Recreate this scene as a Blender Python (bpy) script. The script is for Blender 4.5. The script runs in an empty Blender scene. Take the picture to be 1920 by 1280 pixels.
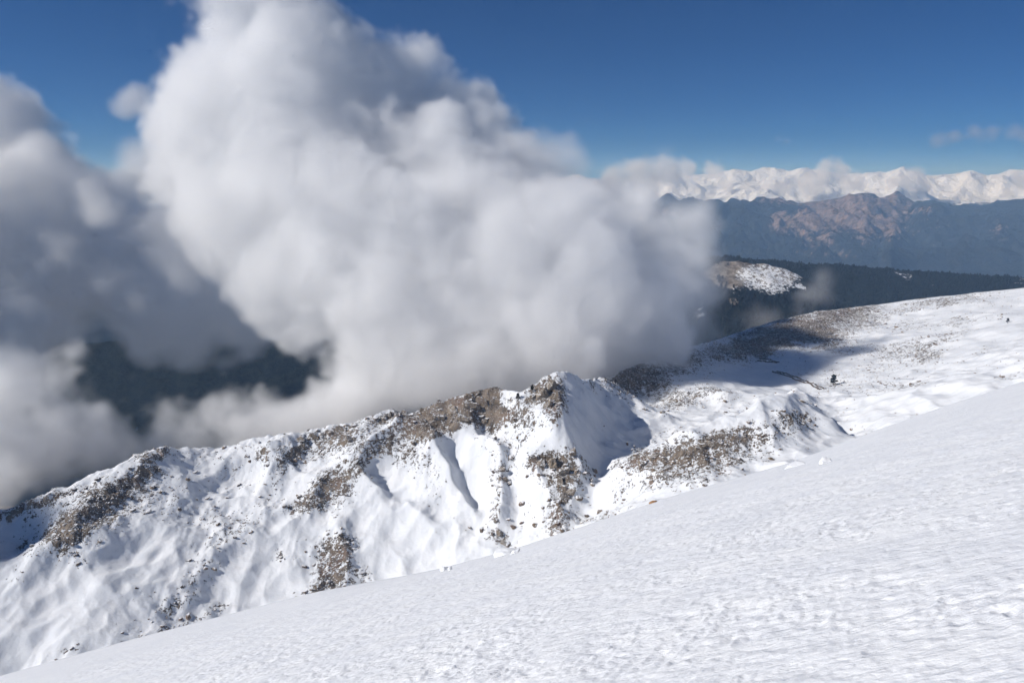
import bpy, math, random
import numpy as np
from mathutils import Vector

S = bpy.context.scene
COL = S.collection

# ------------------------------------------------------------------ camera
F = 1387.0                                  # focal length in photo pixels (1920 wide)
PITCH = math.radians(11.8)
cam = bpy.data.cameras.new('camera')
cam.sensor_width = 36.0
cam.lens = 36.0 * F / 1920.0
cam.clip_start = 0.1
cam.clip_end = 120000.0
cam_o = bpy.data.objects.new('camera', cam)
cam_o.rotation_euler = (math.radians(90) - PITCH, 0, 0)
COL.objects.link(cam_o)
S.camera = cam_o

# ------------------------------------------------------------------ sky and sun
SUN_AZ = math.radians(-102)                 # left of the view, a little behind the camera
SUN_EL = math.radians(35)
world = bpy.data.worlds.new('World')
S.world = world
world.use_nodes = True
wn = world.node_tree.nodes
sky = wn.new('ShaderNodeTexSky')
sky.sky_type = 'NISHITA'
sky.sun_disc = False
sky.sun_elevation = SUN_EL
sky.sun_rotation = SUN_AZ
sky.altitude = 5500
sky.air_density = 1.0
sky.dust_density = 0.0
sky.ozone_density = 4.0
grade = wn.new('ShaderNodeMix')
grade.data_type = 'RGBA'
grade.blend_type = 'MULTIPLY'
grade.inputs[0].default_value = 1.0
grade.inputs[7].default_value = (0.13, 0.59, 1.04, 1)
world.node_tree.links.new(sky.outputs[0], grade.inputs[6])
world.node_tree.links.new(grade.outputs[2], wn['Background'].inputs[0])
wn['Background'].inputs[1].default_value = 0.05
sun = bpy.data.lights.new('sun', 'SUN')
sun.energy = 4.4
sun.angle = math.radians(0.5)
sun.color = (1.0, 0.98, 0.965)
sun_o = bpy.data.objects.new('sun', sun)
SDIR = Vector((math.cos(SUN_EL) * math.sin(SUN_AZ), math.cos(SUN_EL) * math.cos(SUN_AZ), math.sin(SUN_EL)))
sun_o.rotation_euler = SDIR.to_track_quat('Z', 'Y').to_euler()
sun_o.location = SDIR * 3000
COL.objects.link(sun_o)
vs = S.view_settings
vs.view_transform = 'Standard'
vs.look = 'None'
vs.gamma = 1.0
vs.exposure = 0.0
vs.use_curve_mapping = False
cy = S.cycles
cy.use_denoising = True
cy.use_adaptive_sampling = True
cy.adaptive_threshold = 0.045
cy.adaptive_min_samples = 16
cy.max_bounces = 20
cy.diffuse_bounces = 2
cy.glossy_bounces = 1
cy.transmission_bounces = 1
cy.transparent_max_bounces = 256
cy.volume_bounces = 20
cy.volume_step_rate = 5.0
cy.volume_max_steps = 512

# ------------------------------------------------------------------ helpers
CP, SP = math.cos(PITCH), math.sin(PITCH)


def at(u, v, y):
    """The place in the world that photo pixel (u, v) shows when it is y metres ahead."""
    a = (u - 960) / F
    b = (640 - v) / F
    d = np.array([a, CP + b * SP, -SP + b * CP])
    return d * (y / d[1])


def pix(x, y, z):
    """Photo pixel of world points."""
    fw = y * CP - z * SP
    up = y * SP + z * CP
    fw = np.maximum(fw, 1e-3)
    return 960 + F * x / fw, 640 - F * up / fw


def sstep(a, b, x):
    t = np.clip((x - a) / (b - a), 0, 1)
    return t * t * (3 - 2 * t)


def smin(a, b, k):
    h = np.clip(0.5 + 0.5 * (b - a) / k, 0, 1)
    return b * (1 - h) + a * h - k * h * (1 - h)


def smax(a, b, k):
    return -smin(-a, -b, k)


_P = np.random.default_rng(7).permutation(4096).astype(np.int32)
_G = np.random.default_rng(8).random(4096) * 2 * np.pi
_GX, _GY = np.cos(_G).astype(np.float32), np.sin(_G).astype(np.float32)


def perlin(x, y, seed=0):
    x = np.asarray(x, np.float64) + seed * 17.31
    y = np.asarray(y, np.float64) + seed * 9.17
    xi = np.floor(x).astype(np.int64)
    yi = np.floor(y).astype(np.int64)
    fx = (x - xi).astype(np.float32)
    fy = (y - yi).astype(np.float32)

    def g(i, j):
        return _P[(_P[(xi + i) & 4095] + yi + j) & 4095]
    sx = fx * fx * fx * (fx * (fx * 6 - 15) + 10)
    sy = fy * fy * fy * (fy * (fy * 6 - 15) + 10)

    def dot(i, j):
        h = g(i, j)
        return _GX[h] * (fx - i) + _GY[h] * (fy - j)
    a = dot(0, 0)
    b = dot(1, 0)
    c = dot(0, 1)
    d = dot(1, 1)
    return (a + (b - a) * sx) * (1 - sy) + (c + (d - c) * sx) * sy * 1.0


def fbm(x, y, scale, octaves=4, seed=0, gain=0.5, ridged=False):
    out = 0
    amp = 1.0
    f = 1.0 / scale
    for o in range(octaves):
        n = perlin(x * f, y * f, seed + o * 3)
        if ridged:
            n = 1 - np.abs(n) * 2.6
            n = np.clip(n, -1, 1)
        out = out + amp * n
        amp *= gain
        f *= 2.03
    return out


def mesh_from_arrays(name, verts, faces, mat=None, smooth=True, mats=None, midx=None):
    me = bpy.data.meshes.new(name)
    verts = np.ascontiguousarray(verts, np.float32).reshape(-1, 3)
    faces = np.ascontiguousarray(faces, np.int32)
    n, k = faces.shape
    me.vertices.add(len(verts))
    me.vertices.foreach_set('co', verts.ravel())
    me.loops.add(n * k)
    me.loops.foreach_set('vertex_index', faces.ravel())
    me.polygons.add(n)
    me.polygons.foreach_set('loop_start', np.arange(n, dtype=np.int32) * k)
    if not smooth:
        me.polygons.foreach_set('use_smooth', np.zeros(n, bool))
    for m in (mats or ([mat] if mat else [])):
        me.materials.append(m)
    if midx is not None:
        me.polygons.foreach_set('material_index', np.ascontiguousarray(midx, np.int32))
    me.update(calc_edges=True)
    me.validate()
    return me


def grid_faces(nr, nc):
    i = np.arange(nr * nc).reshape(nr, nc)
    return np.stack([i[:-1, :-1], i[:-1, 1:], i[1:, 1:], i[1:, :-1]], -1).reshape(-1, 4)


def add_attr(me, name, val):
    a = me.attributes.new(name, 'FLOAT', 'POINT')
    a.data.foreach_set('value', np.ascontiguousarray(val, np.float32).ravel())


def link(name, me, parent=None):
    o = bpy.data.objects.new(name, me)
    COL.objects.link(o)
    if parent is not None:
        o.parent = parent
    return o


def tag(o, label=None, category=None, group=None, kind=None):
    if label:
        o['label'] = label
    if category:
        o['category'] = category
    if group:
        o['group'] = group
    if kind:
        o['kind'] = kind
    return o


def empty(name, loc, rz=0.0):
    o = bpy.data.objects.new(name, None)
    o.location = loc
    o.rotation_euler = (0, 0, rz)
    COL.objects.link(o)
    return o


# ------------------------------------------------------------------ materials
class NT:
    def __init__(self, name):
        self.m = bpy.data.materials.new(name)
        self.m.use_nodes = True
        self.t = self.m.node_tree
        self.t.nodes.clear()
        self.out = self.t.nodes.new('ShaderNodeOutputMaterial')

    def n(self, kind, **kw):
        nd = self.t.nodes.new(kind)
        for k, v in kw.items():
            setattr(nd, k, v)
        return nd

    def set(self, sock, v):
        if hasattr(v, 'is_linked'):
            self.t.links.new(v, sock)
        elif v is not None:
            sock.default_value = v

    def math(self, op, a, b=None, c=None, clamp=False):
        nd = self.n('ShaderNodeMath', operation=op, use_clamp=clamp)
        self.set(nd.inputs[0], a)
        if b is not None:
            self.set(nd.inputs[1], b)
        if c is not None:
            self.set(nd.inputs[2], c)
        return nd.outputs[0]

    def noise(self, vec, scale, detail=4, rough=0.55, dist=0.0):
        nd = self.n('ShaderNodeTexNoise')
        self.set(nd.inputs['Vector'], vec)
        nd.inputs['Scale'].default_value = scale
        nd.inputs['Detail'].default_value = detail
        nd.inputs['Roughness'].default_value = rough
        nd.inputs['Distortion'].default_value = dist
        return nd.outputs['Fac']

    def voronoi(self, vec, scale, feature='F1'):
        nd = self.n('ShaderNodeTexVoronoi', feature=feature)
        self.set(nd.inputs['Vector'], vec)
        nd.inputs['Scale'].default_value = scale
        return nd.outputs

    def ss(self, a, b, x):
        nd = self.n('ShaderNodeMapRange', interpolation_type='SMOOTHSTEP')
        self.set(nd.inputs['Value'], x)
        nd.inputs['From Min'].default_value = a
        nd.inputs['From Max'].default_value = b
        return nd.outputs['Result']

    def mix(self, f, a, b):
        nd = self.n('ShaderNodeMix', data_type='RGBA')
        self.set(nd.inputs[0], f)
        self.set(nd.inputs[6], a if hasattr(a, 'is_linked') else (*a, 1))
        self.set(nd.inputs[7], b if hasattr(b, 'is_linked') else (*b, 1))
        return nd.outputs[2]

    def attr(self, name):
        nd = self.n('ShaderNodeAttribute', attribute_name=name)
        return nd.outputs['Fac']

    def pos(self):
        return self.n('ShaderNodeNewGeometry').outputs['Position']

    def scaled(self, vec, s):
        nd = self.n('ShaderNodeVectorMath', operation='MULTIPLY')
        self.set(nd.inputs[0], vec)
        nd.inputs[1].default_value = s
        return nd.outputs[0]

    def bump(self, h, strength, dist, normal=None):
        nd = self.n('ShaderNodeBump')
        self.set(nd.inputs['Height'], h)
        nd.inputs['Strength'].default_value = strength
        nd.inputs['Distance'].default_value = dist
        if normal is not None:
            self.set(nd.inputs['Normal'], normal)
        return nd.outputs[0]

    def bsdf(self, color, rough=0.8, normal=None, spec=0.3):
        nd = self.n('ShaderNodeBsdfPrincipled')
        self.set(nd.inputs['Base Color'], color if hasattr(color, 'is_linked') else (*color, 1))
        self.set(nd.inputs['Roughness'], rough)
        nd.inputs['Specular IOR Level'].default_value = spec
        if normal is not None:
            self.set(nd.inputs['Normal'], normal)
        self.t.links.new(nd.outputs[0], self.out.inputs['Surface'])
        return nd


SNOW = (0.86, 0.875, 0.90)


def rock_color(t, p, lo=(0.060, 0.048, 0.039), hi=(0.255, 0.207, 0.162), s=1.0):
    a = t.noise(p, 0.09 * s, 4, 0.65)
    b = t.noise(p, 0.9 * s, 2, 0.6)
    f = t.math('ADD', t.math('MULTIPLY', a, 0.6), t.math('MULTIPLY', b, 0.5))
    c = t.mix(t.ss(0.36, 0.72, f), lo, hi)
    red = t.ss(0.52, 0.66, t.noise(p, 0.03 * s, 3))
    return t.mix(t.math('MULTIPLY', red, 0.45), c, (0.21, 0.135, 0.10))


def mat_ridge():
    t = NT('snow_and_rock')
    p = t.pos()
    r = t.attr('rock')
    n1 = t.noise(p, 0.21, 5, 0.72)
    n2 = t.noise(p, 0.8, 2, 0.6)
    n = t.math('ADD', n1, t.math('MULTIPLY', t.math('SUBTRACT', n2, 0.5), 0.45))
    thr = t.math('SUBTRACT', 0.772, t.math('MULTIPLY', r, 0.375))
    m = t.ss(-0.005, 0.045, t.math('SUBTRACT', n, thr))
    m = t.math('MULTIPLY', m, t.ss(0.02, 0.10, r))
    sn = t.mix(t.ss(0.35, 0.7, t.noise(p, 0.05, 4)), (0.72, 0.745, 0.78), (0.79, 0.805, 0.83))
    c = t.mix(m, sn, rock_color(t, p))
    h = t.math('ADD', t.math('MULTIPLY', m, t.math('ADD', 0.5, t.noise(p, 0.5, 3, 0.7))),
               t.math('MULTIPLY', t.noise(p, 0.3, 2, 0.5), 0.35))
    nb = t.bump(h, 0.9, 1.1)
    t.bsdf(c, 0.75, nb, 0.2)
    return t.m


def mat_fore():
    t = NT('wind_crusted_snow')
    p = t.pos()
    q = t.scaled(p, (0.7, 1.0, 1.0))
    n1 = t.noise(q, 13.0, 3, 0.6)
    n2 = t.noise(q, 4.2, 3, 0.55)
    h = t.math('ADD', t.math('MULTIPLY', n1, 0.35), n2)
    nb = t.bump(h, 0.85, 0.065)
    c = t.mix(t.ss(0.35, 0.68, t.noise(p, 0.8, 3, 0.6)), (0.84, 0.855, 0.88), (0.90, 0.91, 0.92))
    t.bsdf(c, 0.6, nb, 0.35)
    return t.m


def mat_snowclump():
    t = NT('clump_snow')
    p = t.pos()
    nb = t.bump(t.noise(p, 4.0, 5, 0.6), 0.5, 0.08)
    t.bsdf((0.80, 0.815, 0.84), 0.6, nb, 0.3)
    return t.m


def mat_rock(name, lo, hi, s=1.0, snowy=True):
    t = NT(name)
    p = t.pos()
    c = rock_color(t, p, lo, hi, s)
    if snowy:
        nz = t.n('ShaderNodeSeparateXYZ')
        t.set(nz.inputs[0], t.n('ShaderNodeNewGeometry').outputs['Normal'])
        f = t.math('ADD', nz.outputs[2], t.math('MULTIPLY', t.math('SUBTRACT', t.noise(p, 0.5 * s, 4), 0.5), 0.9))
        c = t.mix(t.ss(0.72, 0.86, f), c, SNOW)
    nb = t.bump(t.noise(p, 1.2 * s, 6, 0.7), 0.8, 0.5 / s)
    t.bsdf(c, 0.9, nb, 0.15)
    return t.m


def mat_hills():
    t = NT('forest_floor_and_rock')
    p = t.pos()
    r = t.attr('bare')
    sn = t.attr('snow')
    n1 = t.noise(p, 0.06, 6, 0.7)
    n2 = t.noise(p, 0.02, 5, 0.65)
    forest = t.mix(t.ss(0.35, 0.68, n1), (0.006, 0.010, 0.012), (0.021, 0.026, 0.022))
    rock = t.mix(t.ss(0.38, 0.66, n1), (0.14, 0.115, 0.095), (0.36, 0.32, 0.27))
    rm = t.ss(0.45, 0.58, t.math('ADD', r, t.math('MULTIPLY', t.math('SUBTRACT', n2, 0.5), 0.8)))
    c = t.mix(rm, forest, rock)
    sm = t.ss(0.45, 0.6, t.math('ADD', sn, t.math('MULTIPLY', t.math('SUBTRACT', t.noise(p, 0.09, 4, 0.8), 0.5), 1.7)))
    c = t.mix(sm, c, SNOW)
    nb = t.bump(n1, 0.8, 8.0)
    t.bsdf(c, 0.95, nb, 0.05)
    return t.m


def mat_mountains():
    t = NT('far_forest_rock_snow')
    p = t.pos()
    r = t.attr('bare')
    sn = t.attr('snow')
    n1 = t.noise(p, 0.012, 4, 0.72)
    n2 = t.noise(p, 0.003, 4, 0.68)
    n3 = t.noise(p, 0.02, 3, 0.7)
    forest = t.mix(t.ss(0.35, 0.7, n1), (0.008, 0.013, 0.016), (0.028, 0.032, 0.032))
    rock = t.mix(t.ss(0.36, 0.66, n1), (0.09, 0.072, 0.07), (0.25, 0.195, 0.18))
    f = t.math('ADD', t.math('MULTIPLY', r, 0.85), t.math('ADD', t.math('MULTIPLY', t.math('SUBTRACT', n2, 0.5), 0.8),
                                t.math('MULTIPLY', t.math('SUBTRACT', n3, 0.5), 1.0)))
    c = t.mix(t.ss(0.44, 0.66, f), forest, rock)
    sm = t.ss(0.42, 0.60, t.math('ADD', sn, t.math('MULTIPLY', t.math('SUBTRACT', n1, 0.5), 1.9)))
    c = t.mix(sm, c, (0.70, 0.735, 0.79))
    nb = t.bump(t.math('ADD', n1, n2), 0.7, 60.0)
    t.bsdf(c, 0.95, nb, 0.03)
    return t.m


M_RIDGE = mat_ridge()
M_FORE = mat_fore()
M_CLUMP = mat_snowclump()
M_ROCK = mat_rock('weathered_limestone', (0.062, 0.048, 0.038), (0.28, 0.22, 0.165))
M_CRAG = mat_rock('crag_limestone', (0.10, 0.082, 0.066), (0.33, 0.275, 0.215), 0.8)
M_ORANGE = mat_rock('rusty_orange_rock', (0.24, 0.13, 0.065), (0.42, 0.26, 0.14), 6.0, False)
M_HILLS = mat_hills()
M_MOUNT = mat_mountains()


def mat_plain(name, lo, hi, scale):
    t = NT(name)
    c = t.mix(t.ss(0.35, 0.65, t.noise(t.pos(), scale, 3)), lo, hi)
    t.bsdf(c, 0.9, None, 0.1)
    return t.m


M_NEEDLE = mat_plain('pine_needles', (0.006, 0.010, 0.011), (0.024, 0.029, 0.023), 0.25)
M_BARK = mat_plain('pine_bark', (0.07, 0.05, 0.038), (0.14, 0.10, 0.075), 1.0)
M_TRACK = mat_plain('track_verge_scrub', (0.06, 0.05, 0.04), (0.15, 0.115, 0.085), 0.5)

# ------------------------------------------------------------------ the snowy ridge (middle distance)
# crest seen against cloud: photo u, v, metres ahead
CREST = np.array([(-700, 1180, 430), (-400, 1080, 490), (-200, 1020, 520), (0, 958, 560), (80, 930, 575), (170, 893, 600), (235, 868, 618), (290, 844, 640), (340, 842, 655), (430, 838, 665),
                  (485, 821, 672), (560, 815, 680), (620, 799, 690), (680, 790, 692), (730, 775, 692), (765, 783, 693), (850, 752, 690), (905, 738, 685), (932, 733, 682), (975, 747, 675), (1010, 725, 672),
                  (1040, 704, 670), (1060, 700, 672), (1100, 712, 705), (1130, 712, 770), (1165, 697, 850), (1210, 680, 930), (1265, 658, 1010), (1330, 641, 1120), (1400, 618, 1220), (1460, 600, 1300), (1530, 583, 1360), (1610, 574, 1400),
                  (1700, 562, 1410), (1780, 553, 1390), (1860, 545, 1350), (1920, 539, 1310), (2050, 522, 1240), (2300, 500, 1150), (2700, 480, 1000)], float)
C3 = np.array([at(*c) for c in CREST])
C_A = C3[:, 0] / C3[:, 1]


def crest_y(a):
    return np.interp(a, C_A, CREST[:, 2])


def crest_z(a):
    return np.interp(a, C_A, C3[:, 2])


def face(u, v, s):
    """A point on the near face below the crest, which falls at slope s."""
    d = at(u, v, 1.0)
    yc, zc = crest_y(d[0]), crest_z(d[0])
    y = (-zc + s * yc) / (s - d[2])
    return d * y


ctrl = [tuple(c) for c in C3 if True]
# near face of the left part, falling at about 27 degrees
for u, v, s in [(-300, 1150, .5), (-150, 1100, .5), (0, 1060, .48), (100, 1035, .5), (60, 1000, .62), (200, 960, .55), (300, 905, .5), (420, 905, .62), (500, 870, .5), (560, 900, .55), (600, 930, .5),
                (700, 850, .45), (700, 960, .56), (640, 1000, .48), (780, 830, .45), (830, 900, .52), (880, 970, .58), (960, 850, .55), (950, 960, .6), (1040, 800, .42), (1070, 880, .5), (1050, 980, .55),
                (300, 1000, .5), (480, 1010, .5), (400, 1100, .46), (250, 1130, .47), (550, 1080, .46), (620, 1140, .44), (750, 1050, .52), (850, 1040, .52), (920, 1080, .5), (50, 1180, .46), (150, 1240, .46), (0, 1270, .46),
                (-200, 1300, .46), (400, 1200, .44), (650, 1200, .43), (900, 1150, .44)]:
    ctrl.append(tuple(face(u, v, s)))
# the hollows, spurs and shoulder on the right side: u, v, metres ahead
for c in [(1150, 790, 678), (1230, 795, 692), (1180, 850, 628), (1120, 860, 595), (1130, 930, 545), (1120, 990, 505), (1200, 745, 820), (1290, 735, 800), (1350, 730, 830), (1340, 770, 740), (1250, 840, 640),
          (1400, 705, 950), (1500, 715, 925), (1560, 732, 850), (1330, 690, 960), (1400, 660, 1080), (1500, 640, 1150), (1600, 640, 1130), (1580, 690, 980), (1650, 600, 1290), (1750, 590, 1230), (1700, 650, 1010), (1850, 600, 1080),
          (1900, 620, 930), (1780, 680, 800), (1920, 680, 640), (1640, 745, 680), (1700, 730, 640), (1800, 715, 610), (1480, 768, 605), (1420, 790, 585), (1350, 812, 565), (1260, 840, 560), (1180, 872, 550), (1560, 800, 610), (1420, 745, 760), (1440, 780, 690), (1520, 740, 760),
          (1450, 850, 530), (1350, 880, 518), (1250, 920, 500), (1150, 975, 475), (1560, 840, 545), (1700, 800, 560), (1900, 740, 560), (2100, 680, 400), (2100, 600, 800), (1300, 980, 420), (1100, 1060, 420), (1500, 930, 400)]:
    ctrl.append(tuple(at(*c)))
ctrl = np.array(ctrl)


def tps_fit(P, lam=1.0):
    X = P[:, :2] / 100.0
    n = len(X)
    r2 = ((X[:, None] - X[None]) ** 2).sum(-1)
    K = 0.5 * r2 * np.log(r2 + 1e-9)
    A = np.zeros((n + 3, n + 3))
    A[:n, :n] = K + lam * np.eye(n)
    A[:n, n] = 1
    A[:n, n + 1:] = X
    A[n, :n] = 1
    A[n + 1:, :n] = X.T
    b = np.zeros(n + 3)
    b[:n] = P[:, 2]
    return X, np.linalg.solve(A, b)


TX, TW = tps_fit(ctrl, 0.02)


def tps(x, y):
    x = np.asarray(x) / 100.0
    y = np.asarray(y) / 100.0
    out = TW[-3] + TW[-2] * x + TW[-1] * y
    for (px, py), w in zip(TX, TW[:-3]):
        r2 = (x - px) ** 2 + (y - py) ** 2
        out = out + w * 0.5 * r2 * np.log(r2 + 1e-9)
    return out


def ray_hit(u, v, fn, y0=330.0, y1=1500.0, n=600):
    d = at(u, v, 1.0)
    ys = np.linspace(y0, y1, n)
    below = fn(d[0] * ys, ys) > d[2] * ys
    k = int(np.argmax(below))
    if not below[k]:
        k = n - 1
    return d * ys[k]


def seg_dist(x, y, pts):
    """Distance to a polyline, place along it (0..1) and side."""
    best = np.full(x.shape, 1e9)
    tt = np.zeros(x.shape)
    side = np.zeros(x.shape)
    L = len(pts) - 1
    for i in range(L):
        ax, ay = pts[i][:2]
        bx, by = pts[i + 1][:2]
        dx, dy = bx - ax, by - ay
        t = np.clip(((x - ax) * dx + (y - ay) * dy) / (dx * dx + dy * dy + 1e-9), 0, 1)
        ex, ey = x - ax - t * dx, y - ay - t * dy
        d = np.hypot(ex, ey)
        m = d < best
        best = np.where(m, d, best)
        tt = np.where(m, (i + t) / L, tt)
        side = np.where(m, ex / (np.abs(ex) + 5.0), side)
    return best, tt, side


# ribs (+) and gullies (-): photo polyline, height in metres, half-width left, half-width right
RIBS = [([(1050, 706), (1045, 760), (1060, 820), (1090, 880), (1075, 940), (1045, 995)], 8, 22, 9),
        ([(1040, 720), (1000, 745), (985, 770)], 6, 12, 8),
        ([(932, 737), (970, 765), (1000, 800), (1050, 850)], 9, 14, 9),
        ([(985, 850), (1000, 900), (1040, 960)], 6, 10, 7),
        ([(880, 800), (935, 860), (945, 930), (935, 1000), (925, 1030)], 9, 14, 7),
        ([(790, 830), (825, 870), (850, 920), (880, 965), (905, 1005)], 10, 18, 7),
        ([(745, 825), (690, 865), (672, 905), (705, 945), (735, 965)], 10, 18, 8),
        ([(870, 775), (760, 820), (660, 880), (590, 935), (540, 960)], 5, 13, 10),
        ([(930, 735), (860, 760), (760, 790)], 4, 10, 9),
        ([(735, 778), (680, 830), (650, 870)], 7, 14, 8),
        ([(545, 830), (520, 850), (470, 870)], 6, 14, 10),
        ([(300, 848), (270, 880), (200, 940), (120, 1010), (95, 1035)], 7, 20, 26),
        ([(630, 1000), (645, 1060), (640, 1120)], 6, 14, 10),
        ([(480, 975), (420, 1060), (330, 1140)], 5, 20, 14),
        ([(1497, 762), (1440, 785), (1360, 812), (1260, 845), (1170, 880)], 7, 16, 16),
        ([(1492, 764), (1515, 775), (1545, 798), (1582, 820)], 8, 22, 8),
        ([(1488, 766), (1470, 800), (1440, 840)], 5, 18, 14),
        ([(875, 800), (820, 840), (795, 885)], 6, 12, 8),
        ([(565, 840), (530, 875), (480, 925)], 6, 15, 9),
        ([(450, 850), (405, 895), (350, 930)], 5, 15, 10),
        ([(760, 955), (800, 990), (830, 1030)], 5, 11, 7),
        ([(600, 935), (560, 985), (500, 1030)], 5, 16, 10),
        ([(1420, 790), (1440, 825), (1450, 855)], 4, 12, 8),
        ([(1300, 845), (1320, 880), (1310, 915)], 3.5, 12, 8),
        ([(40, 1065), (130, 1045), (220, 1000)], 5, 20, 20),
        ([(1300, 733), (1360, 745), (1420, 742)], 4, 14, 12),
        ([(1580, 598), (1500, 615), (1420, 640), (1340, 655)], 3, 30, 30),
        ([(1500, 640), (1440, 650), (1350, 670)], 3.5, 28, 26)]
GULLIES = [([(430, 880), (450, 915), (430, 940)], -8, 26, 26),
           ([(560, 860), (540, 890)], -6, 16, 16),
           ([(715, 895), (730, 940)], -8, 12, 12),
           ([(850, 850), (880, 920), (905, 975)], -7, 11, 11),
           ([(960, 830), (965, 900), (975, 1000)], -8, 10, 10),
           ([(1120, 800), (1125, 860), (1110, 940), (1080, 1000)], -7, 14, 18),
           ([(900, 790), (935, 815)], -7, 10, 10),
           ([(1560, 790), (1600, 815)], -5, 14, 20),
           ([(30, 1000), (60, 1040)], -9, 30, 24)]
for _f in RIBS + GULLIES:
    _f[0][:] = [tuple(ray_hit(u, v, tps)) for u, v in _f[0]]


def h_ridge(x, y):
    z = tps(x, y)
    a = x / y
    beh = y - crest_y(a)
    near = sstep(260, 420, np.hypot(x, y))
    wx = x + 6 * fbm(x, y, 45, 2, 31)
    wy = y + 6 * fbm(x, y, 45, 2, 37)
    for pts, hgt, wl, wr in RIBS + GULLIES:
        xs = [p[0] for p in pts]
        ys = [p[1] for p in pts]
        m = (x > min(xs) - 90) & (x < max(xs) + 90) & (y > min(ys) - 90) & (y < max(ys) + 90)
        if not m.any():
            continue
        d, t, sd = seg_dist(wx[m], wy[m], pts)
        w = wl + (wr - wl) * (0.5 + 0.5 * sd)
        prof = np.exp(-(d / w) ** (1.25 if hgt > 0 else 2.0))
        z[m] += hgt * (1.35 if hgt > 0 else 1.2) * prof * (0.35 + 0.65 * sstep(1.0, 0.62, t)) * (0.7 + 0.3 * sstep(0, 0.2, t))
    att = 1 - 0.75 * np.exp(-(beh / 25.0) ** 2)           # keep the crest line where it is
    z += near * att * (7.0 * fbm(x, y, 150, 2, 1) + 3.6 * fbm(x, y, 55, 2, 5) + (0.15 + 0.85 * sstep(950, 720, y)) * (4.0 * (fbm(x, y, 62, 2, 6, ridged=True) - 0.75) + 1.5 * (fbm(x, y, 30, 2, 8, ridged=True) - 0.7)) + 9 * sstep(800, 950, y) * fbm(x, y, 170, 2, 9) + 1.9 * fbm(x, y, 24, 2, 7))
    z += near * (0.5 * fbm(x, y, 17, 2, 11))
    fl = fbm(x + 9 * fbm(x, y, 60, 2, 131), y * 0.38, 34, 3, 133, ridged=True) - 0.7      # runnels down the face
    z += near * att * 1.7 * fl * sstep(-0.35, 0.25, fbm(x, y, 110, 2, 137)) * sstep(0.30, 0.10, a) * sstep(380, 440, y)
    back = crest_z(a) - 0.75 * beh - 0.0012 * np.clip(beh, 0, 500) ** 2 + 9 * fbm(x, y, 60, 3, 77, ridged=True) * sstep(10, 60, beh)
    z = smin(z, back, 5.0)
    z += 2.6 * (fbm(x, y, 22, 3, 21, ridged=True) - 0.5) * np.exp(-(beh / 14.0) ** 2) * sstep(1200, 1000, y)
    return np.maximum(z, -950)


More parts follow.
